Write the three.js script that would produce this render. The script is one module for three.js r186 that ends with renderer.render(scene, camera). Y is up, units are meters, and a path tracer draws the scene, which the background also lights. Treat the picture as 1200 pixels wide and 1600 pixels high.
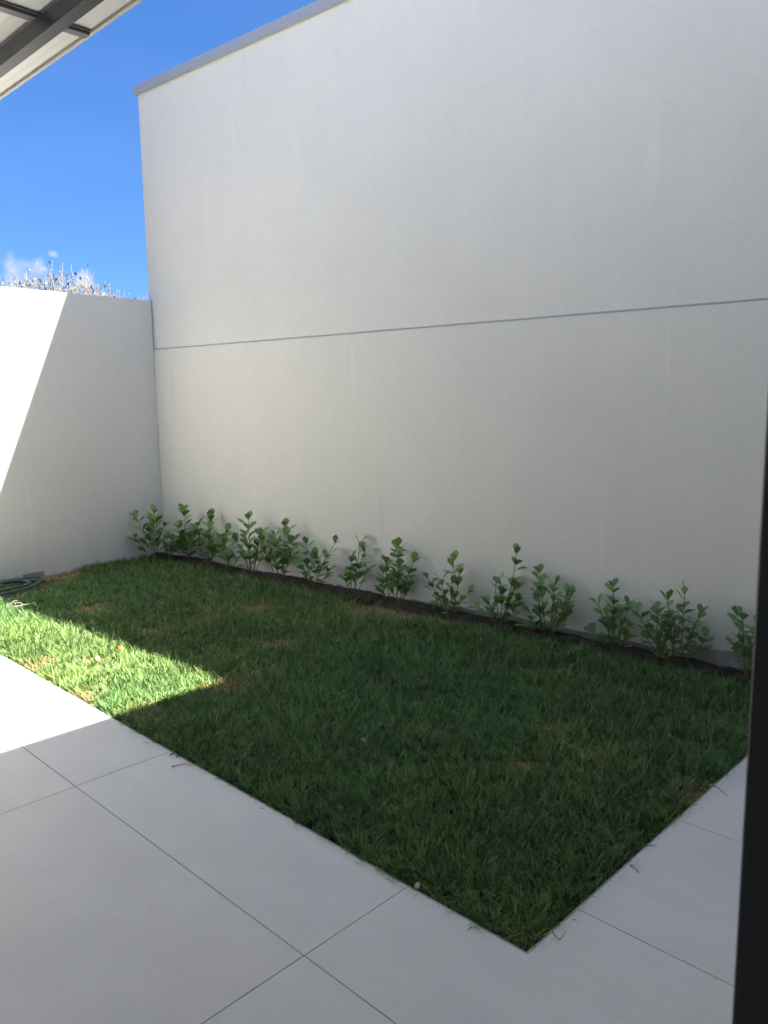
import * as THREE from 'three';
import { mergeGeometries } from 'three/addons/utils/BufferGeometryUtils.js';
import { RoundedBoxGeometry } from 'three/addons/geometries/RoundedBoxGeometry.js';

// ------------------------------------------------------------------ camera
const scene = new THREE.Scene();
const EYE = 1.63, F = 1236, D2R = Math.PI / 180;
const yaw = 45.73 * D2R, pit = 8.44 * D2R, rol = -0.79 * D2R;
const V = (x, y, z) => new THREE.Vector3(x, y, z);
const fwd = V(Math.sin(yaw) * Math.cos(pit), -Math.sin(pit), -Math.cos(yaw) * Math.cos(pit));
const r0 = V(Math.cos(yaw), 0, Math.sin(yaw)), u0 = V(Math.sin(yaw) * Math.sin(pit), Math.cos(pit), -Math.cos(yaw) * Math.sin(pit));
const camR = r0.clone().multiplyScalar(Math.cos(rol)).addScaledVector(u0, Math.sin(rol));
const camU = r0.clone().multiplyScalar(-Math.sin(rol)).addScaledVector(u0, Math.cos(rol));
const camera = new THREE.PerspectiveCamera(2 * Math.atan(800 / F) / D2R, 0.75, 0.05, 400);
camera.position.set(0, EYE, 0);
camera.quaternion.setFromRotationMatrix(new THREE.Matrix4().makeBasis(camR, camU, fwd.clone().negate()));
camera.focus = 4.5; camera.userData.fStop = 7;
scene.add(camera);

// the tall wall: WD runs along it away from the house, WN points into it (the neighbour's side)
const WA = -3.8 * D2R;
const WD = V(Math.sin(WA), 0, -Math.cos(WA)), WN = V(Math.cos(WA), 0, Math.sin(WA));
const W0 = V(4.456, 0, -4.535);
const atWall = (s, y, n) => W0.clone().addScaledVector(WD, s).addScaledVector(WN, n).setY(y);

// ------------------------------------------------------------------ sun, sky, exposure
// read from the shadows: the tall wall's top edge falls 1 m out per SUN_UP metres of height, the house's front edge about 2 m along the wall
const SUN_UP = 2.31, toSun = WN.clone().setY(SUN_UP).addScaledVector(WD, -1.94).normalize();
const sun = new THREE.DirectionalLight(new THREE.Color(1.0, 0.95, 0.87), 4.7);
sun.position.copy(toSun).multiplyScalar(30).add(V(2, 0, -4)); sun.target.position.set(2, 0, -4);
sun.castShadow = true; sun.shadow.mapSize.set(4096, 4096); sun.shadow.bias = -0.0004;
Object.assign(sun.shadow.camera, { left: -12, right: 12, top: 12, bottom: -12, near: 1, far: 70 });
scene.add(sun, sun.target);

const renderer = new THREE.WebGLRenderer({ antialias: true });
renderer.shadowMap.enabled = true;
renderer.toneMapping = THREE.LinearToneMapping;
const EXPO = 6.1;
renderer.toneMappingExposure = EXPO;

// seeded random and periodic noise
let seed = 7;
const rnd = () => { seed |= 0; seed = seed + 0x6D2B79F5 | 0; let t = Math.imul(seed ^ seed >>> 15, 1 | seed); t = t + Math.imul(t ^ t >>> 7, 61 | t) ^ t; return ((t ^ t >>> 14) >>> 0) / 4294967296; };
const R = (a, b) => a + (b - a) * rnd();
const hash = (x, y, k) => { let h = Math.imul(x, 374761393) + Math.imul(y, 668265263) + Math.imul(k, 2147483647 % 974711); h = Math.imul(h ^ h >>> 13, 1274126177); return ((h ^ h >>> 16) >>> 0) / 4294967296; };
function vnoise(x, y, px, py, k) {
  const xi = Math.floor(x), yi = Math.floor(y), fx = x - xi, fy = y - yi, sx = fx * fx * (3 - 2 * fx), sy = fy * fy * (3 - 2 * fy);
  const m = (a, p) => ((a % p) + p) % p, a = m(xi, px), b = m(xi + 1, px), c = m(yi, py), d = m(yi + 1, py);
  const p = hash(a, c, k), q = hash(b, c, k), r = hash(a, d, k), t = hash(b, d, k);
  return (p + (q - p) * sx) * (1 - sy) + (r + (t - r) * sx) * sy;
}
function fbm(u, v, px, py, oct, k = 1) { let s = 0, w = 0, a = 1; for (let o = 0; o < oct; o++) { s += a * vnoise(u * px, v * py, px, py, k + o); w += a; a *= 0.55; px *= 2; py *= 2; } return s / w; }
function tex(w, h, fn, srgb, metresU, metresV) {
  const d = new Uint8Array(w * h * 4);
  for (let j = 0; j < h; j++) for (let i = 0; i < w; i++) { const c = fn((i + 0.5) / w, (j + 0.5) / h, i, j), o = 4 * (j * w + i); d[o] = c[0] * 255; d[o + 1] = c[1] * 255; d[o + 2] = c[2] * 255; d[o + 3] = 255; }
  const t = new THREE.DataTexture(d, w, h); t.wrapS = t.wrapT = THREE.RepeatWrapping; t.magFilter = THREE.LinearFilter; t.minFilter = THREE.LinearMipmapLinearFilter; t.generateMipmaps = true;
  t.repeat.set(1 / metresU, 1 / metresV); if (srgb) t.colorSpace = THREE.SRGBColorSpace; t.needsUpdate = true; return t;
}
const gray = (v) => [v, v, v];

{ // sky: clear blue, paler towards the horizon, a few small far clouds low down
  const w = 3072, h = 1536, d = new Float32Array(w * h * 4);
  const dirOf = (px, py) => { const d = fwd.clone().addScaledVector(camR, (px - 600) / F).addScaledVector(camU, -(py - 800) / F).normalize(); return [Math.atan2(d.z, d.x), Math.asin(d.y) / D2R]; };
  const puffs = [[...dirOf(38, 436), 0.034, 1.5], [...dirOf(132, 442), 0.018, 0.75], [...dirOf(84, 398), 0.006, 0.25]];
  for (let k = 0; k < 34; k++) { const a = R(-Math.PI, Math.PI); if (Math.abs(a - puffs[0][0]) > 0.3) puffs.push([a, R(9, 16), R(0.02, 0.07), R(0.6, 1.6)]); }
  const GAIN = 1.0 / EXPO; // clear-sky model: blue scattered light, a white glow round the sun, haze low down
  for (let j = 0; j < h; j++) {
    const el = ((j + 0.5) / h - 0.5) * 180, e = Math.max(0.5, el), phi = (1 - Math.exp(-0.32 / Math.sin(e * D2R))) / 0.53;
    for (let i = 0; i < w; i++) {
      const az = ((i + 0.5) / w - 0.5) * 2 * Math.PI, x = Math.cos(az) * Math.cos(el * D2R), z = Math.sin(az) * Math.cos(el * D2R), y = Math.sin(el * D2R);
      const g = Math.max(-1, Math.min(1, x * toSun.x + y * toSun.y + z * toSun.z)), chi = Math.acos(g);
      const rayl = (0.62 + 0.38 * phi) * (1 + 0.45 * g * g), mie = 0.40 * 10 * Math.max(0, Math.exp(-3 * chi) - 0.009) * phi, haze = 0.5 * Math.exp(-e / 9);
      const u = (i + 0.5) / w, wisp = el > 3 && el < 60 ? Math.max(0, fbm(u + 0.1 * el / 90, el / 90, 14, 10, 4, 60) - 0.56) * 0.5 : 0, o = 4 * (j * w + i);
      let cl = 0; // small cumulus far off, a few degrees above the horizon all round
      if (el > 5 && el < 22) for (const [ca, ce, cw, ch] of puffs) {
        let da = az - ca; if (da > Math.PI) da -= 2 * Math.PI; if (da < -Math.PI) da += 2 * Math.PI; const p = da / cw, r = (el - ce) / ch;
        if (Math.abs(p) < 1.6 && Math.abs(r) < 1.6) cl = Math.max(cl, Math.min(1, Math.max(0, 1 - p * p - r * r * (r < 0 ? 2.2 : 1) + 2.6 * (fbm(u, el / 180, 420, 210, 5, 44) - 0.52)) * 1.2));
      }
      cl *= 0.85;
      for (let q = 0; q < 3; q++) { let v = rayl * [0.078, 0.250, 0.75][q] + mie * [1, 0.97, 0.9][q] + haze * [0.5, 0.9, 1][q] + wisp * [0.25, 0.2, 0.1][q]; v += cl * ([0.80, 0.86, 0.98][q] - v); d[o + q] = v * GAIN; }
      d[o + 3] = 1;
    }
  }
  const t = new THREE.DataTexture(d, w, h, THREE.RGBAFormat, THREE.FloatType);
  t.mapping = THREE.EquirectangularReflectionMapping; t.magFilter = THREE.LinearFilter; t.needsUpdate = true;
  scene.background = t; scene.environment = t;
}

// ------------------------------------------------------------------ helpers
const used = new Map();
const numbered = (n) => { const k = used.get(n) || 0; used.set(n, k + 1); return k ? n + '_' + String(k).padStart(3, '0') : n; };
const shade = (m) => { m.castShadow = m.receiveShadow = true; return m; };
function thing(name, label, category, group) { const o = new THREE.Group(); o.name = numbered(name); o.userData = { label, category }; if (group) o.userData.group = group; scene.add(o); return o; }
function part(name, geo, mat, parent) { const m = shade(new THREE.Mesh(geo, mat)); m.name = name; parent.add(m); return m; }
function single(name, geo, mat, label, category, group) { const m = shade(new THREE.Mesh(geo, mat)); m.name = numbered(name); m.userData = { label, category }; if (group) m.userData.group = group; scene.add(m); return m; }
function structure(name, geo, mat) { const m = shade(new THREE.Mesh(geo, mat)); m.name = numbered(name); m.userData = { kind: 'structure', label: name.replace(/_/g, ' ') }; scene.add(m); return m; }
// box with uv in metres, chamfered edges; spans [x0,x1][y0,y1][z0,z1]
function box(x0, x1, y0, y1, z0, z1, r = 0.004) {
  const w = x1 - x0, h = y1 - y0, d = z1 - z0, g = r > 0 ? new RoundedBoxGeometry(w, h, d, 1, Math.min(r, w / 2.1, h / 2.1, d / 2.1)) : new THREE.BoxGeometry(w, h, d);
  g.translate((x0 + x1) / 2, (y0 + y1) / 2, (z0 + z1) / 2); metreUV(g); return g;
}
function metreUV(g, ou = 0, ov = 0) { // planar by the dominant normal
  const p = g.attributes.position, n = g.attributes.normal, uv = new Float32Array(p.count * 2);
  for (let i = 0; i < p.count; i++) {
    const ax = Math.abs(n.getX(i)), ay = Math.abs(n.getY(i)), az = Math.abs(n.getZ(i));
    const [u, v] = ay >= ax && ay >= az ? [p.getX(i), p.getZ(i)] : ax >= az ? [p.getZ(i), p.getY(i)] : [p.getX(i), p.getY(i)];
    uv[2 * i] = u + ou; uv[2 * i + 1] = v + ov;
  }
  g.setAttribute('uv', new THREE.BufferAttribute(uv, 2)); return g;
}
// a frame whose local x is WN (into the tall wall), y up and z = -WD (along the wall towards the house)
const wallFrame = (o) => { o.position.copy(W0); o.quaternion.setFromRotationMatrix(new THREE.Matrix4().makeBasis(WN, V(0, 1, 0), WD.clone().negate())); return o; };
const ray = (px, py) => fwd.clone().addScaledVector(camR, (px - 600) / F).addScaledVector(camU, -(py - 800) / F).normalize();
const ground = (px, py, h = 0) => { const d = ray(px, py); return V(0, EYE, 0).addScaledVector(d, (h - EYE) / d.y); };
const onPlane = (px, py, n) => { const d = ray(px, py), e = V(0, EYE, 0); return e.clone().addScaledVector(d, (W0.clone().addScaledVector(WN, n).sub(e).dot(WN)) / d.dot(WN)); };
const tube = (pts, r, seg = 8, sides = 6) => new THREE.TubeGeometry(new THREE.CatmullRomCurve3(pts), seg, r, sides);
function taper(pts, ra, rb, seg = 8, sides = 6) {
  const g = tube(pts, 1, seg, sides), c = g.parameters.path, p = g.attributes.position, per = sides + 1;
  for (let i = 0; i <= seg; i++) { const q = c.getPointAt(i / seg), r = ra + (rb - ra) * i / seg; for (let j = 0; j < per; j++) { const k = i * per + j; p.setXYZ(k, q.x + (p.getX(k) - q.x) * r, q.y + (p.getY(k) - q.y) * r, q.z + (p.getZ(k) - q.z) * r); } }
  return g;
}

// ------------------------------------------------------------------ materials
const M = {};
const std = (o) => new THREE.MeshStandardMaterial(o);
const lin = (r, g, b) => new THREE.Color().setRGB(r, g, b);
const stuccoBump = tex(1024, 1024, (u, v) => gray(0.25 * fbm(u + 2 * v, v - 2 * u, 60, 60, 3, 3) + 0.25 * fbm(3 * u - v, 3 * v + u, 41, 41, 3, 4) + 0.3 * fbm(u + v, v - u, 17, 17, 3, 9) + 0.2 * fbm(u - 2 * v, 2 * u + v, 3, 3, 3, 5)), false, 1.7, 1.7);
// painted render: faint roller patches, a few pale touch-ups and run marks
const drips = []; for (let i = 0; i < 34; i++) drips.push([rnd(), rnd(), R(0.002, 0.006), R(0.02, 0.09), R(-0.02, 0.035)]);
const stuccoColor = (tr, tg, tb, k, amp) => tex(1024, 1024, (u, v) => {
  let m = 1 + amp * (fbm(u + v, v - u, 3, 3, 5, k) - 0.5) + amp * 0.22 * (fbm(u, v, 40, 7, 3, k + 20) - 0.5) + 0.02 * (fbm(u, v, 200, 200, 2, k + 33) - 0.5);
  for (const [x, y, w, l, a] of drips) { const dx = Math.abs(u - x), dy = Math.abs(v - y); if (dx < w * 2 && dy < l) m += a * Math.exp(-dx * dx / (w * w)) * (1 - dy / l) * (0.4 + 1.2 * vnoise(u * 180, v * 40, 180, 40, 77)); }
  const h = 0.012 * (fbm(u, v, 5, 5, 4, k + 50) - 0.5);
  return [Math.min(1, tr * m + h), Math.min(1, tg * m), Math.min(1, tb * m - h)];
}, true, 6.3, 6.3);
M.wall = std({ map: stuccoColor(0.905, 0.890, 0.845, 11, 0.055), bumpMap: stuccoBump, bumpScale: 0.0022, roughness: 0.9 });
M.lowWall = std({ map: stuccoColor(0.865, 0.855, 0.825, 71, 0.05), bumpMap: stuccoBump, bumpScale: 0.0022, roughness: 0.9 });
M.groove = std({ color: lin(0.56, 0.56, 0.56), roughness: 0.95 });
M.houseWall = std({ color: lin(0.80, 0.78, 0.72), bumpMap: stuccoBump, bumpScale: 0.002, roughness: 0.9 });
M.plinth = std({ map: tex(512, 128, (u, v) => { const m = 0.60 + 0.25 * (fbm(u, v, 24, 6, 5, 12) - 0.5); return [m, m * 0.985, m * 0.96]; }, true, 2.4, 0.6), bumpMap: stuccoBump, bumpScale: 0.006, roughness: 0.95 });
M.coping = std({ color: lin(0.47, 0.48, 0.49), metalness: 0.35, roughness: 0.5 });
const tileMap = (k) => tex(512, 1024, (u, v) => {
  const a = fbm(u, v, 3, 6, 5, k), b = fbm(u, v, 50, 100, 3, k + 7), c = fbm(u, v, 9, 5, 4, k + 13);
  let m = 0.865 + 0.05 * (a - 0.5) + 0.022 * (b - 0.5) + 0.03 * (c - 0.5);
  const s = fbm(u, v, 140, 280, 1, k + 21); if (s > 0.965) m -= 0.05;
  const h = 0.016 * (fbm(u, v, 2, 4, 3, k + 31) - 0.5);
  return [m + h + 0.010, m + 0.002, m - h * 0.6 - 0.018];
}, true, 0.735, 1.5);
const tileBump = tex(512, 512, (u, v) => gray(0.6 * fbm(u, v, 90, 90, 3, 91) + 0.4 * fbm(u, v, 12, 12, 3, 95)), false, 0.5, 0.5);
M.tiles = [101, 151, 201].map((k) => std({ map: tileMap(k), bumpMap: tileBump, bumpScale: 0.0004, roughness: 0.5 }));
M.grout = std({ color: lin(0.20, 0.185, 0.175), roughness: 0.95 });
M.soil = std({ map: tex(512, 512, (u, v) => { const a = fbm(u, v, 30, 30, 5, 8), b = fbm(u, v, 5, 5, 3, 18); return [0.11 + 0.17 * a + 0.05 * b, 0.09 + 0.145 * a + 0.04 * b, 0.075 + 0.12 * a + 0.03 * b]; }, true, 0.8, 0.8), bumpMap: stuccoBump, bumpScale: 0.02, roughness: 1 });
M.earth = std({ color: lin(0.16, 0.13, 0.09), roughness: 1 });
M.black = std({ color: lin(0.011, 0.012, 0.016), roughness: 0.42 });
M.gasket = std({ color: lin(0.006, 0.006, 0.007), roughness: 0.8 });
M.panel = std({ color: lin(0.66, 0.66, 0.65), roughness: 0.38, bumpMap: tex(256, 64, (u) => gray(0.5 + 0.5 * Math.sin(u * Math.PI * 2)), false, 0.05, 0.05), bumpScale: 0.0008 });
M.roofSheet = std({ color: lin(0.22, 0.22, 0.22), roughness: 0.6 });
M.trim = std({ color: lin(0.52, 0.51, 0.47), roughness: 0.5 });
M.steel = std({ color: lin(0.014, 0.019, 0.032), roughness: 0.45, metalness: 0.0 });
M.purlin = std({ color: lin(0.13, 0.13, 0.135), roughness: 0.5 });
M.alu = std({ color: lin(0.55, 0.54, 0.52), roughness: 0.4, metalness: 0.6 });
M.hose = std({ color: lin(0.035, 0.10, 0.09), roughness: 0.38 });

// ------------------------------------------------------------------ ground and patio
const LX = 1.790, LZ = -1.183; // lawn corner
const GX = 1.336, GZ = -1.656, TX = 0.735, TZ = 1.5;
structure('ground', new THREE.CircleGeometry(150, 64).rotateX(-Math.PI / 2).translate(0, -0.16, 0), M.earth);
{
  const bed = structure('patio', mergeGeometries([box(-4.6, LX - 0.006, -0.12, -0.0035, -7.55, 3.2, 0), box(LX - 0.006, 4.75, -0.12, -0.0035, LZ + 0.006, 3.2, 0)]), M.grout);
  bed.userData.label = 'pale grey tiled patio floor around the lawn';
  const J = 0.0016; // half a joint
  const tile = (x0, x1, z0, z1) => {
    if (x1 - x0 < 0.02 || z1 - z0 < 0.02) return;
    const g = new RoundedBoxGeometry(x1 - x0, 0.012, z1 - z0, 1, 0.0012); g.translate(0, R(-0.0003, 0.0003), 0); metreUV(g, R(0, 9), R(0, 9));
    const m = part('tile', g, M.tiles[Math.floor(rnd() * 3)], bed); m.position.set((x0 + x1) / 2, -0.006, (z0 + z1) / 2);
  };
  for (let i = -8; i < 5; i++) for (let k = -4; k < 4; k++) {
    let x0 = GX + i * TX + J, x1 = GX + (i + 1) * TX - J, z0 = GZ + k * TZ + J, z1 = GZ + (k + 1) * TZ - J;
    x0 = Math.max(x0, -4.6); x1 = Math.min(x1, 4.74); z0 = Math.max(z0, -7.54); z1 = Math.min(z1, 3.1);
    if (x0 >= x1 || z0 >= z1) continue;
    if (x1 <= LX || z0 >= LZ) tile(x0, x1, z0, z1);
    else if (x0 < LX && z1 <= LZ) tile(x0, LX - 0.002, z0, z1);
    else if (x0 >= LX) tile(x0, x1, Math.max(z0, LZ + 0.002), z1);
    else { // the tile cut to an L round the lawn corner
      const s = new THREE.Shape([[x0, z0], [LX - 0.002, z0], [LX - 0.002, LZ + 0.002], [x1, LZ + 0.002], [x1, z1], [x0, z1]].map(([a, b]) => new THREE.Vector2(a, -b)));
      const g = new THREE.ExtrudeGeometry(s, { depth: 0.0108, bevelEnabled: true, bevelThickness: 0.0006, bevelSize: 0.0006, bevelOffset: -0.0006, bevelSegments: 1 }); g.rotateX(-Math.PI / 2); g.translate(0, -0.0114, 0); metreUV(g, 3.3, 1.2);
      part('tile', g, M.tiles[0], bed);
    }
  }
}
// soil under the lawn and the planting strip, with low bumps
const lawnTop = (x, z) => -0.028 + 0.02 * fbm(x / 16, z / 16, 24, 24, 3, 300);
{
  const g = new THREE.PlaneGeometry(1, 1, 140, 300), p = g.attributes.position;
  for (let i = 0; i < p.count; i++) {
    const u = p.getX(i) + 0.5, v = p.getY(i) + 0.5, z = LZ - 0.004 + v * (-7.6 - LZ), wx = W0.x + (z - W0.z) * Math.tan(-WA) * -1 * -1;
    const xw = W0.x + WD.x * ((z - W0.z) / WD.z) + 0.02, x = LX + 0.004 + u * (xw - LX);
    let y = lawnTop(x, z); const dw = xw - x; if (dw < 0.24) y += 0.058 * Math.max(0, Math.sin(Math.PI * Math.min(1, dw / 0.24))) ** 0.8 * (0.55 + 0.9 * fbm(x / 4, z / 4, 14, 14, 3, 330)) + 0.03 * (fbm(x / 4, z / 4, 70, 70, 3, 310) - 0.5);
    p.setXYZ(i, x, y, z);
  }
  g.computeVertexNormals(); const uv = new Float32Array(p.count * 2); for (let i = 0; i < p.count; i++) { uv[2 * i] = p.getX(i); uv[2 * i + 1] = p.getZ(i); } g.setAttribute('uv', new THREE.BufferAttribute(uv, 2));
  const m = structure('soil', g, M.soil); m.userData.label = 'dark soil under the lawn and planting strip';
}
for (const [g, l] of [[box(LX - 0.0005, LX + 0.0030, -0.05, 0.0012, -7.38, LZ - 0.003, 0.0008), 'thin metal edging strip along the long side of the lawn'], [box(LX - 0.0005, 4.70, -0.05, 0.0012, LZ - 0.0028, LZ + 0.0006, 0.0008), 'thin metal edging strip along the short end of the lawn']])
  single('lawn_edging', g, M.alu, l, 'edging');

// ------------------------------------------------------------------ the neighbour's tall wall
const S_END = 2.93, S_LOW = 2.87, S_HOUSE = -4.62, Y_LEDGE = 2.118, Y_TOP = 4.577, Y_CAP = 4.645, UP = 0.014;
{
  const t = wallFrame(thing('neighbour_building', 'tall off-white rendered building wall with metal coping behind the shrubs', 'building'));
  const L = (s) => -s; // local z
  part('lower_wall', box(0, 0.16, -0.15, Y_LEDGE - 0.0055, L(S_LOW + 0.04), L(S_HOUSE), 0.006), M.wall, t);
  part('upper_wall', box(UP, 0.18, Y_LEDGE + 0.0055, Y_TOP, L(S_END), L(S_HOUSE), 0.006), M.wall, t);
  part('joint', box(UP + 0.008, 0.17, Y_LEDGE - 0.02, Y_LEDGE + 0.02, L(S_END - 0.01), L(S_HOUSE), 0), M.groove, t);
  part('roof', box(0.19, 6.2, 4.1, 4.25, L(S_END - 0.05), L(-9), 0), M.houseWall, t);
  part('side_wall', box(0.19, 6.2, -0.15, 4.09, L(S_END - 0.05), L(S_END - 0.2), 0), M.houseWall, t);
  part('rear_wall', box(UP + 0.004, 0.2, -0.15, Y_TOP, L(S_HOUSE) + 0.002, L(-9), 0.004), M.houseWall, t);
  // folded metal coping in lengths, each with a fascia and a small drip lip
  for (const [a, b] of [[S_END + 0.02, 0.62], [0.617, -2.4], [-2.403, S_HOUSE]]) {
    const c = part('coping', box(UP - 0.028, 0.24, Y_TOP + 0.002, Y_CAP, L(a), L(b), 0.002), M.coping, t);
    part('fascia', box(UP - 0.032, UP - 0.028, Y_TOP - 0.012, Y_CAP - 0.004, L(a), L(b), 0.001), M.coping, c);
    part('drip_lip', box(UP - 0.031, UP - 0.012, Y_TOP - 0.017, Y_TOP - 0.0125, L(a), L(b), 0.001), M.coping, c);
part('end_fold', box(UP - 0.03, 0.242, Y_TOP - 0.012, Y_CAP - 0.003, L(a) - 0.004, L(a) - 0.0005, 0.001), M.coping, c);
  }
  // unpainted render left bare along the foot, with one taller patch
  const pl = (s0, s1, h0, h1) => { // wedge-topped strip
    const sh = new THREE.Shape(); const N = 14; sh.moveTo(-s0, -0.1);
    sh.lineTo(-s1, -0.1); for (let i = 0; i <= N; i++) { const f = 1 - i / N; sh.lineTo(-(s0 + (s1 - s0) * f), h0 + (h1 - h0) * f + 0.006 * Math.sin(i * 2.3)); }
    const g = new THREE.ExtrudeGeometry(sh, { depth: 0.006, bevelEnabled: true, bevelSize: 0.002, bevelThickness: 0.002, bevelSegments: 1 }); g.rotateY(-Math.PI / 2); g.translate(-0.0005, 0, 0); return metreUV(g);
  };
  part('bare_render_strip', pl(-0.1, -1.2, 0.018, 0.055), M.plinth, t);
  part('bare_render_strip', pl(-1.203, -2.62, 0.055, 0.035), M.plinth, t);
  part('bare_render_patch', pl(-2.623, -4.5, 0.10, 0.095), M.plinth, t);
}

// ------------------------------------------------------------------ the low boundary wall
{
  const t = wallFrame(thing('boundary_wall', 'low off-white rendered garden wall meeting the tall wall', 'wall'));
  part('wall_body', box(-9.2, -0.001, -0.15, 2.602, -S_LOW - 0.15, -S_LOW, 0.008), M.lowWall, t);
  const g = new THREE.BoxGeometry(0.2, 0.06, 0.006); g.translate(-1.42, 0.02, -S_LOW + 0.004); metreUV(g); part('bare_render_strip', g, M.plinth, t);
}

// ------------------------------------------------------------------ patio roof
{
  const Y = 3.5, ex = ground(0, 157, Y).x, jz = ground(145, 57, Y).z;
  const t = thing('patio_roof', 'patio roof of pale insulated panels on a dark steel beam', 'roof');
  const PW = 1.42, x0 = -2.63;
  for (let k = -3; k < 4; k++) {
    const za = jz - k * PW, zb = za - PW; if (za < -7.3 || zb > -0.3) continue;
    const z0 = Math.max(zb + 0.002, -7.3), z1 = Math.min(za - 0.002, -0.3);
    part('roof_panel', box(x0, ex - 0.024, Y + 0.014, Y + 0.052, z0, z1, 0.002), M.panel, t);
    part('roof_sheet', box(x0, ex - 0.022, Y + 0.062, Y + 0.068, z0, z1, 0.002), M.roofSheet, t);
    part('edge_trim', box(ex - 0.020, ex, Y, Y + 0.06, z0 - 0.0005, z1 + 0.0005, 0.002), M.trim, t);
    if (za < -0.5) part('purlin', mergeGeometries([box(x0, ex - 0.026, Y - 0.012, Y + 0.012, za - 0.028, za + 0.028, 0.002), box(x0, ex - 0.026, Y + 0.004, Y + 0.011, za - 0.045, za + 0.045, 0.002)]), M.purlin, t);
  }
  const Yb = 3.40, bx1 = ground(0, 123, Yb).x, bx0 = ground(0, 103, Yb).x;
  part('beam', box(bx0, bx1, Yb, Y - 0.0135, -7.2, -0.28, 0.003), M.steel, t);
  part('beam', box(-2.62, -2.52, Yb, Y - 0.0135, -7.2, -0.28, 0.004), M.steel, t);
  for (const [x, z] of [[-2.57, -7.1], [(bx0 + bx1) / 2, -7.1]]) part('post', box(x - 0.045, x + 0.045, 0, Yb - 0.002, z - 0.045, z + 0.045, 0.004), M.steel, t);
}

const HOUSE_TOP = (3.755 - 0.32) * SUN_UP / (-1.94 * WD.z + WN.z) - 0.15;
// ------------------------------------------------------------------ the house with the open doorway the view is taken from
{
  const t = thing('house', 'white rendered house with a black framed doorway onto the patio', 'house');
  const zf = -0.27, zb = -0.12, top = HOUSE_TOP, jx = 0.802;
  part('front_wall', box(jx + 0.062, 4.62, 0.002, top, zf + 0.02, zb, 0.004), M.houseWall, t);
  part('front_wall', box(-4.6, -1.66, 0.002, top, zf + 0.02, zb, 0.004), M.houseWall, t);
  part('lintel', box(-1.655, jx + 0.057, 2.46, top, zf + 0.021, zb, 0.004), M.houseWall, t);
  part('side_wall', box(4.52, 4.62, 0.002, top, zb + 0.002, 3.0, 0), M.houseWall, t);
  part('side_wall', box(-4.6, -4.45, 0.002, top, zb + 0.002, 3.0, 0), M.houseWall, t);
  part('back_wall', box(-4.6, 4.62, 0.002, top, 3.002, 3.12, 0), M.houseWall, t);
  part('ceiling', box(-4.44, 4.51, 2.75, 2.85, zb + 0.003, 2.99, 0), M.houseWall, t);
  part('roof', box(-4.7, 4.62, top + 0.002, top + 0.15, zf - 0.05, 3.2, 0.01), M.houseWall, t);
  const wing = thing('house_wing', 'white rendered house wing on the far side of the covered patio', 'house');
  part('wall', box(-2.9, -2.64, -0.1, 7.4, -3.9, zf - 0.06, 0.01), M.houseWall, wing);
  part('roof', box(-7, -2.6, 7.403, 7.55, -3.95, zf - 0.06, 0.01), M.houseWall, wing);
  const d = thing('door_frame', 'black aluminium door frame standing at the edge of the view', 'door frame');
  const jamb = (x0, x1) => { const j = part('jamb', box(x0, x1, 0.002, 2.45, zf, zb + 0.02, 0.004), M.black, d); return j; };
  const j1 = jamb(jx, jx + 0.06); part('gasket', box(jx - 0.003, jx - 0.0005, 0.01, 2.4, zf + 0.045, zf + 0.055, 0.001), M.gasket, j1);
  jamb(-1.65, -1.59); part('head', box(-1.588, jx - 0.002, 2.39, 2.45, zf, zb + 0.02, 0.004), M.black, d);
}

// ------------------------------------------------------------------ grass
const leafMat = (c, o = {}) => new THREE.MeshPhysicalMaterial({ color: c, roughness: 0.6, transmission: 0.38, thickness: 0, side: THREE.DoubleSide, specularIntensity: 0.55, ...o });
function blade(px, pz, len, wid, yawA, lean, curl, roll, pos, nor, idx) {
  const b = pos.length / 3, segs = 3, cy = Math.cos(yawA), sy = Math.sin(yawA);
  let y = 0, o = 0, a = lean;
  for (let i = 0; i <= segs; i++) {
    const f = i / segs, w = wid * (i === segs ? 0.08 : 0.75 + 0.25 * Math.sin(Math.PI * Math.min(1, f * 1.3))) * (i === segs - 1 ? 0.86 : 1);
    const nx = -Math.cos(a), ny = Math.sin(a), cr = Math.cos(roll), sr = Math.sin(roll);
    // width direction: sideways, rolled a little about the blade
    const wx = -sy * cr + cy * nx * sr, wz = cy * cr + sy * nx * sr, wy = ny * sr;
    for (const s of i === segs ? [0] : [-1, 1]) { pos.push(px + cy * o + s * w * 0.5 * wx, y + s * w * 0.5 * wy, pz + sy * o + s * w * 0.5 * wz); nor.push(cy * nx * cr + sy * sr, ny * cr, sy * nx * cr - cy * sr); }
    o += len / segs * Math.sin(a); y += len / segs * Math.cos(a); a += curl / segs;
  }
  for (let i = 0; i < segs - 1; i++) { const q = b + 2 * i; idx.push(q, q + 1, q + 2, q + 1, q + 3, q + 2); }
  const q = b + 2 * (segs - 1); idx.push(q, q + 1, q + 2);
}
function clump(n, spread, lmin, lmax, wmin, wmax, leanMin, leanMax) {
  const pos = [], nor = [], idx = [];
  for (let i = 0; i < n; i++) { const a = R(0, 6.283), r = spread * Math.sqrt(rnd()); blade(r * Math.cos(a), r * Math.sin(a), R(lmin, lmax), R(wmin, wmax), a + R(-1.2, 1.2), R(leanMin, leanMax), R(0.1, 1.15), R(-0.6, 0.6), pos, nor, idx); }
  const g = new THREE.BufferGeometry(); g.setAttribute('position', new THREE.Float32BufferAttribute(pos, 3)); g.setAttribute('normal', new THREE.Float32BufferAttribute(nor, 3)); g.setIndex(idx); return g;
}
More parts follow.
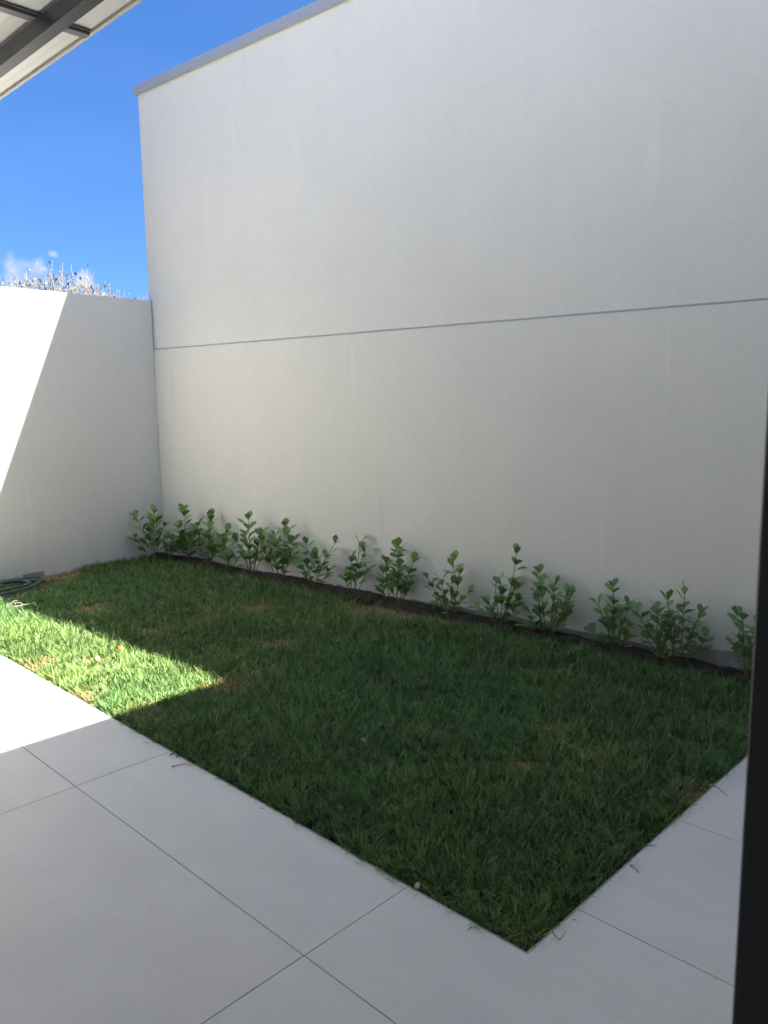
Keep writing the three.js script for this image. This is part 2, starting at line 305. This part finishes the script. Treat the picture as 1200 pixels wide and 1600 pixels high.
// dry patches read from the photograph (pixel, radius in metres, strength)
const dry = [[215, 862, 0.22, 0.8], [170, 868, 0.16, 0.55], [120, 878, 0.2, 0.5], [78, 895, 0.22, 0.9], [580, 948, 0.16, 0.9], [640, 957, 0.14, 0.8], [540, 940, 0.1, 0.6], [240, 978, 0.1, 0.8], [150, 945, 0.12, 0.6], [435, 998, 0.1, 0.7], [400, 1045, 0.09, 0.5], [320, 962, 0.14, 0.5], [400, 945, 0.2, 0.45], [360, 895, 0.12, 0.5], [885, 1042, 0.07, 0.8], [815, 1185, 0.045, 0.9], [660, 1138, 0.06, 0.5], [350, 1065, 0.12, 0.5], [130, 1080, 0.1, 0.5], [60, 1035, 0.12, 0.6], [215, 1105, 0.1, 0.35], [1100, 1235, 0.09, 0.7], [1080, 1270, 0.07, 0.6], [860, 1130, 0.06, 0.5], [800, 1460, 0.05, 0.7], [950, 1165, 0.15, 0.35], [1120, 1115, 0.06, 0.7], [240, 1000, 0.5, 0.12], [500, 965, 0.35, 0.2], [700, 965, 0.1, 0.5], [320, 1020, 0.25, 0.25], [120, 1030, 0.3, 0.2]].map(([x, y, r, s]) => { const g = ground(x, y, 0.03); return [g.x, g.z, r * 1.25, s]; });
const hoseC = atWall(2.87 - 0.27, 0, -1.86);
const xWall = (z) => W0.x + WD.x * ((z - W0.z) / WD.z);
{
  const kinds = [];
  for (let k = 0; k < 6; k++) kinds.push({ g: clump(10, 0.026, 0.04, 0.095, 0.004, 0.0078, 0.15, 1.25), list: [] });
  const dryK = []; for (let k = 0; k < 3; k++) dryK.push({ g: clump(9, 0.026, 0.03, 0.075, 0.002, 0.0045, 0.5, 1.4), list: [] });
  const q = new THREE.Quaternion(), e = new THREE.Euler(), up = V(0, 1, 0);
  const N = 46000;
  for (let i = 0; i < N; i++) {
    const z = R(-7.36, LZ - 0.012), xw = xWall(z), x = R(LX + 0.012, xw - 0.02), dw = xw - x;
    const zl = z + 7.36 - (x - 4) * 0.066; // distance from the low wall
    const n1 = fbm(x / 8, z / 8, 18, 18, 3, 400), n2 = fbm(x / 8, z / 8, 5, 5, 3, 420);
    if (dw < 0.155 + 0.16 * (n1 - 0.5) && rnd() > 0.05) continue;
    if (Math.hypot((x - hoseC.x) * 0.8, (z - hoseC.z) * 1.3) < 0.46 + 0.15 * (n1 - 0.5) && rnd() > 0.12) continue;
    let d = 0; for (const [a, b, r, s] of dry) { const t = ((x - a) ** 2 + (z - b) ** 2) / (r * r); if (t < 4) d = Math.max(d, s * Math.exp(-t * 0.9) * (0.55 + 0.9 * n1)); }
    if (n1 < 0.26 && rnd() < 0.5) continue;
    const edge = Math.min(x - LX, LZ - z, 0.05) / 0.05;
    if (d > 0.3 && rnd() < d * 0.45) continue;
    const isDry = rnd() < d * 1.7 + 0.04, K = isDry ? dryK[Math.floor(rnd() * 3)] : kinds[Math.floor(rnd() * 6)];
    let s = (isDry ? R(0.85, 1.2) : R(0.72, 1.12) * (0.78 + 0.5 * n2)) * (0.72 + 0.28 * edge); if (zl < 0.15) s *= 1.15; else if (dw < 0.32) s *= 0.85;
    e.set(R(-0.16, 0.16), R(0, 6.283), R(-0.16, 0.16));
    const t = R(0.6, 1.45) * (0.8 + 0.4 * n1), warm = 0.3 * (n2 - 0.5) + R(-0.09, 0.09) + 0.25 * Math.max(0, d);
    const c = isDry ? lin(0.42 * t, 0.31 * t, 0.15 * t) : lin(0.142 * t * (1 + 2.2 * warm), 0.250 * t * (1 + 0.4 * warm), 0.066 * t * (1 - warm));
    K.list.push([new THREE.Matrix4().compose(V(x, lawnTop(x, z) - 0.004, z), q.setFromEuler(e).clone(), V(s, s * R(0.75, 1.1), s)), c]);
  }
  const put = (name, label, K, mat) => { const m = new THREE.InstancedMesh(K.g, mat, K.list.length); K.list.forEach(([a, c], i) => { m.setMatrixAt(i, a); m.setColorAt(i, c); }); m.name = numbered(name); m.userData = { kind: 'stuff', label, category: 'grass' }; shade(m); scene.add(m); };
  const gm = leafMat(lin(1, 1, 1)), dm = leafMat(lin(1, 1, 1), { roughness: 0.85, transmission: 0.2 });
  kinds.forEach((K) => put('lawn_grass', 'dense green broad-bladed lawn grass', K, gm));
  dryK.forEach((K) => put('dry_grass', 'straw coloured dry grass scattered in the lawn', K, dm));
}

// ------------------------------------------------------------------ shrubs along the wall
const stemMat = std({ color: lin(0.16, 0.13, 0.08), roughness: 0.85 }), stemGreen = std({ color: lin(0.16, 0.20, 0.08), roughness: 0.7 });
const leafMats = [[0.135, 0.265, 0.095], [0.110, 0.230, 0.090], [0.155, 0.295, 0.105], [0.190, 0.34, 0.115], [0.12, 0.245, 0.105]].map(([r, g, b]) => [r * 1.35, g * 1.18, b * 0.95]).map((c) => leafMat(lin(...c), { roughness: 0.42, transmission: 0.22, specularIntensity: 0.8 }));
const yellowLeaf = leafMat(lin(0.33, 0.36, 0.05), { roughness: 0.5, transmission: 0.3 });
function leafGeo(fold, cup, ratio) { // obovate, thick, slightly folded along the midrib; base at origin, pointing +y, face +z
  const N = 9, pos = [], idx = [];
  const half = (t) => 0.5 * ratio * Math.pow(Math.sin(Math.PI * Math.pow(Math.min(1, t * 0.985 + 0.004), 1.7)), 0.62);
  for (let i = 0; i <= N; i++) {
    const t = i / N, y = 0.06 + 0.94 * t, w = Math.max(0.012, half(t)), zc = -cup * t * t;
    for (const s of [-1, -0.55, 0, 0.55, 1]) pos.push(s * w, y - 0.10 * s * s * Math.max(0, t - 0.6) / 0.4, zc + fold * Math.abs(s) * w - 0.25 * fold * s * s * w);
  }
  for (let i = 0; i < N; i++) for (let j = 0; j < 4; j++) { const a = i * 5 + j; idx.push(a, a + 1, a + 5, a + 1, a + 6, a + 5); }
  const b = pos.length / 3; pos.push(-0.02, 0, 0, 0.02, 0, 0); idx.push(b, b + 1, 2, b + 1, 3, 2, b, 2, 1);
  const g = new THREE.BufferGeometry(); g.setAttribute('position', new THREE.Float32BufferAttribute(pos, 3)); g.setIndex(idx); g.computeVertexNormals(); return g;
}
const leafGeos = [leafGeo(0.20, 0.10, 0.56), leafGeo(0.12, 0.16, 0.60), leafGeo(0.28, 0.05, 0.52), leafGeo(0.16, -0.06, 0.64)];
// each shrub: base pixel, stems as pixel polylines from bottom to tip; k = leaf size in metres
const shrubs = [
  ['slender shrub in the corner where the low wall meets the tall wall', [240, 858], 0.08, 0.34, [[[239, 858], [237, 832], [236, 803]], [[237, 854], [228, 832], [221, 808]], [[241, 855], [247, 838], [252, 824]], [[236, 856], [225, 850], [219, 841]], [[240, 856], [231, 840], [229, 818]], [[240, 854], [242, 836], [243, 816]]]],
  ['tiny two-leaved sprout beside the corner shrub', [264, 862], 0.07, 0.24, [[[264, 863], [263, 853], [262, 843]], [[265, 862], [268, 856], [270, 850]]]],
  ['bushy shrub second from the corner, with one tall leafy tip', [291, 873], 0.08, 0.17, [[[291, 873], [290, 838], [289, 799]], [[289, 870], [281, 848], [275, 826]], [[293, 871], [300, 846], [304, 824]], [[290, 870], [285, 845], [283, 826]], [[292, 871], [296, 858], [297, 838]], [[289, 872], [283, 862], [276, 845]], [[290, 873], [292, 866], [293, 858]]]],
  ['widest bushy shrub in the dense cluster by the corner', [322, 880], 0.08, 0.15, [[[322, 880], [323, 845], [325, 810]], [[323, 878], [330, 845], [334, 814]], [[324, 879], [338, 852], [346, 834]], [[321, 877], [313, 852], [311, 830]], [[323, 879], [334, 866], [343, 850]], [[321, 879], [318, 862], [317, 842]], [[323, 880], [328, 868], [333, 856]]]],
  ['small low shrub with few leaves at the edge of the dense cluster', [360, 886], 0.08, 0.13, [[[360, 886], [360, 872], [361, 858]], [[360, 884], [352, 876], [343, 872]], [[361, 885], [366, 878], [369, 870]]]],
  ['upright shrub with one tall tip just after the dense cluster', [393, 893], 0.08, 0.13, [[[393, 894], [394, 852], [396, 811]], [[391, 892], [388, 858], [384, 838]], [[390, 892], [380, 862], [372, 848]], [[397, 892], [402, 860], [409, 834]], [[397, 893], [400, 882], [404, 868]], [[394, 892], [398, 862], [399, 842]]]],
  ['twin-stemmed shrub, seventh from the corner', [437, 901], 0.078, 0.13, [[[438, 902], [446, 862], [448, 823]], [[434, 900], [426, 868], [424, 840]], [[433, 900], [421, 868], [417, 838]], [[439, 901], [448, 880], [456, 862]], [[435, 900], [432, 878], [432, 848]], [[440, 902], [450, 874], [454, 846]]]],
  ['open V-shaped shrub with two leaning stems', [489, 916], 0.072, 0.13, [[[486, 916], [478, 880], [475, 852]], [[491, 916], [504, 880], [521, 850]], [[487, 915], [475, 895], [468, 886]], [[490, 915], [500, 890], [501, 868]], [[492, 916], [503, 906], [508, 896]], [[488, 916], [484, 896], [488, 876]]]],
  ['thin shrub with a single straight stem and small side shoots', [551, 936], 0.07, 0.13, [[[551, 938], [553, 895], [554, 851]], [[549, 934], [541, 912], [537, 902]], [[552, 930], [564, 910], [569, 892]], [[551, 915], [545, 895], [543, 872]], [[553, 900], [560, 880], [563, 868]]]],
  ['rounded full shrub with broad leaf clusters beside the dry grass patch', [617, 948], 0.072, 0.13, [[[618, 950], [619, 905], [613, 858]], [[619, 948], [624, 900], [627, 861]], [[605, 940], [594, 920], [593, 890]], [[615, 947], [604, 915], [603, 880]], [[622, 948], [632, 905], [638, 882]], [[624, 949], [630, 930], [636, 912]], [[614, 949], [612, 935], [616, 925]]]],
  ['shrub with a rosette tip and one leaf held far out to the side', [703, 966], 0.068, 0.13, [[[703, 968], [706, 920], [709, 878]], [[700, 966], [688, 930], [676, 902]], [[701, 965], [694, 930], [692, 906]], [[705, 966], [716, 945], [728, 928]], [[699, 966], [685, 955], [673, 946]], [[705, 965], [712, 930], [715, 900]], [[702, 966], [694, 948], [690, 932]]]],
  ['tall leaning shrub with the highest bare upper stem', [779, 979], 0.064, 0.12, [[[778, 981], [789, 950], [797, 905], [800, 868]], [[780, 976], [776, 945], [773, 918]], [[777, 978], [766, 958], [757, 950]], [[783, 970], [795, 965], [801, 943]], [[785, 962], [786, 930], [785, 905]], [[778, 975], [768, 950], [764, 940]], [[792, 930], [800, 925], [808, 918]]]],
  ['broad shrub with two crowns of round leaves', [855, 999], 0.064, 0.12, [[[847, 996], [840, 945], [838, 898]], [[852, 998], [852, 950], [851, 908]], [[856, 999], [862, 950], [861, 918]], [[860, 999], [872, 965], [879, 932]], [[862, 999], [880, 960], [894, 928]], [[846, 992], [832, 980], [820, 970]], [[848, 994], [834, 975], [831, 960]], [[859, 1000], [874, 975], [885, 960]], [[851, 998], [848, 978], [846, 958]]]],
  ['compact pyramid-shaped shrub with a single rosette top', [962, 1016], 0.064, 0.12, [[[960, 1017], [955, 970], [952, 920]], [[958, 1014], [945, 980], [930, 948]], [[963, 1016], [972, 975], [979, 948]], [[964, 1017], [975, 1000], [984, 985]], [[956, 1014], [940, 1000], [925, 992]], [[960, 1015], [950, 990], [945, 965]], [[962, 1015], [966, 985], [968, 962]]]],
  ['largest spreading shrub beside the bare grey render patch', [1053, 1038], 0.062, 0.13, [[[1055, 1040], [1066, 1000], [1071, 950], [1073, 918]], [[1052, 1037], [1048, 985], [1041, 940]], [[1050, 1036], [1030, 985], [1020, 955]], [[1046, 1034], [1016, 990], [998, 958]], [[1058, 1038], [1080, 990], [1093, 960]], [[1060, 1036], [1086, 1018], [1098, 1002]], [[1044, 1034], [1028, 1020], [1014, 1000]], [[1052, 1037], [1056, 985], [1058, 958]], [[1050, 1038], [1038, 1015], [1030, 990]]]],
  ['half hidden shrub with a yellowing low leaf beside the door frame', [1166, 1058], 0.062, 0.13, [[[1166, 1060], [1164, 1010], [1164, 966]], [[1165, 1056], [1156, 1010], [1148, 966]], [[1163, 1056], [1152, 1030], [1145, 1016]], [[1168, 1056], [1176, 1010], [1180, 980]], [[1166, 1056], [1170, 1030], [1176, 1008]]]],
];
const yAxis = V(0, 1, 0);
shrubs.forEach(([label, bp, L, dist, stems], si) => {
  const t = thing('shrub', label, 'shrub', 'young shrubs planted along the tall wall');
  const base = onPlane(bp[0], bp[1], -dist); base.y = lawnTop(base.x, base.z) + 0.03; t.position.copy(base);
  for (const st of stems) {
    const dz = R(-0.05, 0.055);
    const pts = st.map(([x, y], i) => { const p = onPlane(x, y, -dist).sub(base); p.addScaledVector(WN, dz * (i / (st.length - 1)) * 1.2); if (i === 0) { p.set(p.x * 0.6, -0.04, p.z * 0.6); } return p; });
    const cv = new THREE.CatmullRomCurve3(pts), len = cv.getLength();
    part('stem', taper(pts, 0.0042, 0.0022, 10, 6), rnd() < 0.6 ? stemMat : stemGreen, t);
    const nodes = Math.max(2, Math.round(len * 0.82 / (L * 0.72))); let az = R(0, 3.14);
    for (let i = 0; i <= nodes; i++) {
      const f = 0.32 + 0.67 * i / nodes, top = i === nodes, p = cv.getPointAt(Math.min(1, f)), tan = cv.getTangentAt(Math.min(1, f));
      if (!top && rnd() < (i === 0 ? 0.5 : 0.1)) { az += 1.57; continue; }
      for (const sgn of [0, 1]) {
        if (!top && rnd() < 0.1) continue;
        const a = az + sgn * Math.PI + R(-0.3, 0.3), out = V(Math.cos(a), 0, Math.sin(a));
        const el = (top ? R(0.85, 1.25) : R(0.35, 1.0)) , dir = out.clone().multiplyScalar(Math.cos(el)).addScaledVector(tan, Math.sin(el)).normalize();
        // upper face of the leaf looks up and inwards to the stem
        const face = yAxis.clone().addScaledVector(out, -0.4).addScaledVector(V(R(-1, 1), R(-1, 1), R(-1, 1)), 0.25);
        const xx = dir.clone().cross(face).normalize(), zz = xx.clone().cross(dir).normalize();
        const m = part('leaf', leafGeos[Math.floor(rnd() * 4)], si === 15 && i === 0 && sgn ? yellowLeaf : leafMats[Math.floor(rnd() * 5)], t);
        m.position.copy(p); m.quaternion.setFromRotationMatrix(new THREE.Matrix4().makeBasis(xx, dir, zz));
        const sc = L * 1.5 * R(0.72, 1.12) * (top ? 0.92 : 1); m.scale.set(sc, sc, sc);
      }
      az += Math.PI / 2 + R(-0.25, 0.25);
    }
  }
});

// ------------------------------------------------------------------ trees beyond the low wall
{
  const twigMat = std({ color: lin(0.27, 0.235, 0.20), roughness: 0.9 });
  const lm = (c) => leafMat(lin(...c), { roughness: 0.7, transmission: 0.35 });
  const olive = lm([0.17, 0.17, 0.11]), tan_ = lm([0.27, 0.235, 0.19]), green = lm([0.06, 0.11, 0.035]), pink = lm([0.55, 0.10, 0.16]), darkGreen = lm([0.04, 0.075, 0.028]);
  const quad = (s) => { const g = new THREE.BufferGeometry(); g.setAttribute('position', new THREE.Float32BufferAttribute([0, 0, 0, -0.3 * s, 0.5 * s, 0.06 * s, 0.3 * s, 0.5 * s, 0.06 * s, 0, s, -0.04 * s], 3)); g.setIndex([0, 2, 1, 1, 2, 3]); g.computeVertexNormals(); return g; };
  function tree(label, px, topPy, dist, crownR, twigs, leavesPer, mats, spread) {
    const d = ray(px, topPy), k = dist / Math.hypot(d.x, d.z), top = V(0, EYE, 0).addScaledVector(d, k), H = top.y;
    const t = thing('tree', label, 'tree', 'sparse trees beyond the low wall'); t.position.set(top.x, -0.16, top.z);
    const trunkTop = H * 0.42, limbs = [taper([V(0, 0, 0), V(0.05, trunkTop * 0.5, 0.03), V(0, trunkTop, 0)], 0.10, 0.07, 6, 7)];
    const leaves = mats.map(() => []);
    const tips = [];
    for (let i = 0; i < 7; i++) { const a = i * 0.9 + R(-0.2, 0.2), r = crownR * R(0.35, 0.75), e = V(r * Math.cos(a), H * R(0.6, 0.78), r * Math.sin(a)); tips.push(e); limbs.push(taper([V(0, trunkTop * 0.95, 0), V(e.x * 0.4, (trunkTop + e.y) / 2, e.z * 0.4), e], 0.045, 0.018, 5, 5)); }
    part('trunk', mergeGeometries(limbs), twigMat, t);
    const fine = [], lift = [1, 0.955, 0.985, 0.93, 0.97, 0.945, 0.99];
    for (let i = 0; i < twigs; i++) {
      const b = tips[i % tips.length], a = Math.atan2(b.z, b.x) + R(-0.55, 0.55), rr = crownR * Math.sqrt(rnd());
      const ex = rr * Math.cos(a), ez = rr * Math.sin(a), ey = H * (1.0 - spread * (rr / crownR) ** 2) * lift[i % 7] - R(0, 0.7) ** 1.4;
      const e = V(ex, ey, ez), s = V(b.x + (ex - b.x) * 0.1, b.y, b.z + (ez - b.z) * 0.1), mid = s.clone().lerp(e, 0.55).add(V(R(-0.1, 0.1), R(-0.05, 0.1), R(-0.1, 0.1)));
      fine.push(taper([s, mid, e], 0.008, 0.003, 4, 3));
      const c = new THREE.CatmullRomCurve3([s, mid, e]);
      for (let j = 0; j < leavesPer; j++) { const p = c.getPointAt(R(0.35, 1)), q = quad(R(0.035, 0.075)); q.rotateX(R(-1.4, 1.4)); q.rotateY(R(0, 6.28)); q.translate(p.x + R(-0.05, 0.05), p.y + R(-0.03, 0.06), p.z + R(-0.05, 0.05)); leaves[Math.floor(rnd() * mats.length)].push(q); }
    }
    part('twigs', mergeGeometries(fine), twigMat, t).userData.kind = 'stuff';
    mats.forEach((m, i) => { if (leaves[i].length) part('crown', mergeGeometries(leaves[i]), m, t).userData.kind = 'stuff'; });
  }
  tree('sparse twiggy tree, tallest above the low wall', 80, 386, 14, 0.95, 340, 5, [olive, tan_, olive], 0.10);
  tree('thin pale tree rising behind the sunlit end of the low wall', 24, 406, 15, 1.0, 300, 5, [olive, tan_], 0.07);
  tree('small rounded twiggy tree beside the tallest one', 120, 412, 14.5, 0.75, 230, 5, [olive, tan_, olive], 0.08);
  tree('low leafy tree showing just above the shaded low wall', 150, 421, 15, 0.65, 190, 5, [olive, green, tan_], 0.07);
  tree('low tree with pink blossom close to the tall wall', 184, 437, 15, 0.65, 190, 5, [olive, tan_, pink], 0.06);
// dense dark trees whose foliage just shows at the sunlit end of the low wall
  function denseTree(label, x, z, H, cr, n) {
    const t = thing('tree', label, 'tree'); t.position.set(x, -0.16, z);
    const limbs = [taper([V(0, 0, 0), V(0.08, H * 0.25, 0.05), V(0, H * 0.5, 0)], 0.16, 0.1, 6, 8)], fol = [[], []], blobs = [];
    for (let i = 0; i < 16; i++) { const a = i * 2.4, f = rnd(), e = V(cr * 0.62 * Math.sqrt(f) * Math.cos(a), H * R(0.42, 0.82), cr * 0.62 * Math.sqrt(f) * Math.sin(a)); blobs.push([e, cr * R(0.3, 0.42)]); limbs.push(taper([V(0, H * 0.35, 0), V(e.x * 0.5, (H * 0.4 + e.y) / 2, e.z * 0.5), e], 0.06, 0.02, 5, 5)); }
    part('trunk', mergeGeometries(limbs), twigMat, t);
    for (let i = 0; i < n; i++) { const [e, r] = blobs[i % 16], d = V(R(-1, 1), R(-1, 1), R(-1, 1)); if (d.length() > 1) continue; d.setLength(r * R(0.55, 1.05)); const q = quad(R(0.10, 0.17)); q.rotateX(R(-1.4, 1.4)); q.rotateY(R(0, 6.28)); q.translate(e.x + d.x, e.y + d.y * 0.85, e.z + d.z); fol[i % 2].push(q); }
    fol.forEach((f, i) => { part('crown', mergeGeometries(f), i ? green : darkGreen, t).userData.kind = 'stuff'; });
  }
  denseTree('dense dark green tree behind the sunlit end of the low wall', 1.15, -10.9, 6.6, 2.5, 15000);
  denseTree('second dense dark green tree farther along behind the low wall', -2.9, -10.2, 7.0, 2.6, 15000);
}

// ------------------------------------------------------------------ small things
{ // garden hose, a loose coil of irregular loops
  const pts = [], c = hoseC; let turns = 2.15;
  for (let i = 0; i <= 110; i++) { const f = i / 110, a = f * turns * 6.283 + 0.6, r = 0.46 - 0.24 * f + 0.035 * Math.sin(a * 0.7 + 1) ; pts.push(c.clone().addScaledVector(WN, r * 1.1 * Math.cos(a)).addScaledVector(WD, r * 0.56 * Math.sin(a)).setY(0.012 + 0.03 * f + 0.012 * Math.sin(a * 1.3) ** 2)); }
  pts.push(V(c.x - 0.6, 0.012, c.z + 0.3), V(c.x - 1.1, 0.012, c.z + 0.4));
  single('garden_hose', tube(pts, 0.0105, 420, 8), M.hose, 'dark green garden hose coiled on the ground against the low wall', 'hose');
}
{ // bleached dry runner lying on the grass
  const P = (x, y, h) => ground(x, y, h), m = std({ color: lin(0.20, 0.18, 0.145), roughness: 0.9 });
  const g = mergeGeometries([taper([P(10, 948, 0.05), P(17, 943, 0.07), P(22, 939, 0.085), P(28, 938, 0.08)], 0.0045, 0.002, 8, 6), taper([P(12, 950, 0.05), P(24, 948, 0.06), P(38, 945, 0.06), P(50, 943, 0.06), P(58, 944, 0.055)], 0.005, 0.002, 10, 6), taper([P(22, 942, 0.075), P(32, 942, 0.07), P(36, 944, 0.06)], 0.004, 0.003, 6, 6), taper([P(50, 944, 0.06), P(53, 941, 0.07), P(56, 946, 0.06)], 0.005, 0.003, 6, 6)]);
  single('dry_twig', g, m, 'bleached forked dry runner lying on the grass edge near the hose', 'twig');
}
{ // fallen leaves
  const fl = (px, py, col, s, label) => { const m = single('fallen_leaf', leafGeo(0.5, 0.3, 0.6), leafMat(lin(...col), { roughness: 0.8, transmission: 0.2 }), label, 'leaf'); m.position.copy(ground(px, py, 0.045)); m.scale.setScalar(s); m.rotation.set(-1.2, R(0, 6), 0.2); };
  fl(155, 1034, [0.34, 0.18, 0.12], 0.055, 'pinkish tan dry leaf lying in the sunlit grass');
  fl(192, 1020, [0.38, 0.22, 0.08], 0.06, 'curled orange brown dry leaf in the sunlit grass');
  fl(572, 1160, [0.45, 0.47, 0.36], 0.03, 'pale fallen petal on the shaded grass');
}
{ // pebble and bits of loose grass on the tiles
  const g = new THREE.IcosahedronGeometry(0.011, 2), p = g.attributes.position; for (let i = 0; i < p.count; i++) { const k = 1 + 0.25 * (hash(Math.round(p.getX(i) * 900), Math.round(p.getZ(i) * 900), 5) - 0.5); p.setXYZ(i, p.getX(i) * k, p.getY(i) * k * 0.9, p.getZ(i) * k * 0.8); } g.computeVertexNormals();
  const m = single('pebble', g, std({ color: lin(0.55, 0.52, 0.40), roughness: 0.85 }), 'small cream pebble on the edge of the tiles by the lawn', 'pebble'); m.position.copy(ground(653, 1388)).setY(0.010);
  const straw = std({ color: lin(0.30, 0.25, 0.14), roughness: 0.9 }), green = std({ color: lin(0.05, 0.10, 0.035), roughness: 0.7 });
  const bit = (pts, r, mat, label) => single('loose_stalk', taper(pts.map(([x, y, h]) => ground(x, y, h)), r, r * 0.5, 8, 5), mat, label, 'stalk');
  bit([[862, 1452, 0.02], [868, 1462, 0.012], [874, 1468, 0.006], [880, 1462, 0.018], [884, 1456, 0.02]], 0.0022, straw, 'curled dry stalk spilling onto the tiles at the lawn corner');
  bit([[1108, 1228, 0.03], [1120, 1230, 0.012], [1128, 1236, 0.004], [1136, 1243, 0.003]], 0.0024, straw, 'dry stalk lying across the tiles beside the short end of the lawn');
  bit([[268, 1198, 0.003], [276, 1196, 0.003], [287, 1193, 0.004], [297, 1190, 0.008]], 0.0025, straw, 'pale stalk on the tiles near a tile joint beside the lawn');
  bit([[266, 1180, 0.003], [270, 1177, 0.006], [274, 1175, 0.012]], 0.003, green, 'short green blade fallen on the tile joint beside the lawn');
  bit([[275, 1183, 0.003], [280, 1180, 0.006], [285, 1177, 0.012]], 0.003, green, 'green blade fallen on the tile next to the lawn edge');
  bit([[1004, 1322, 0.012], [1014, 1321, 0.004], [1026, 1320, 0.003]], 0.002, green, 'thin green blade over the short lawn edging');
  bit([[984, 1352, 0.012], [992, 1356, 0.004], [998, 1363, 0.003]], 0.0025, straw, 'small bent stalk over the short lawn edging');
}

renderer.render(scene, camera);
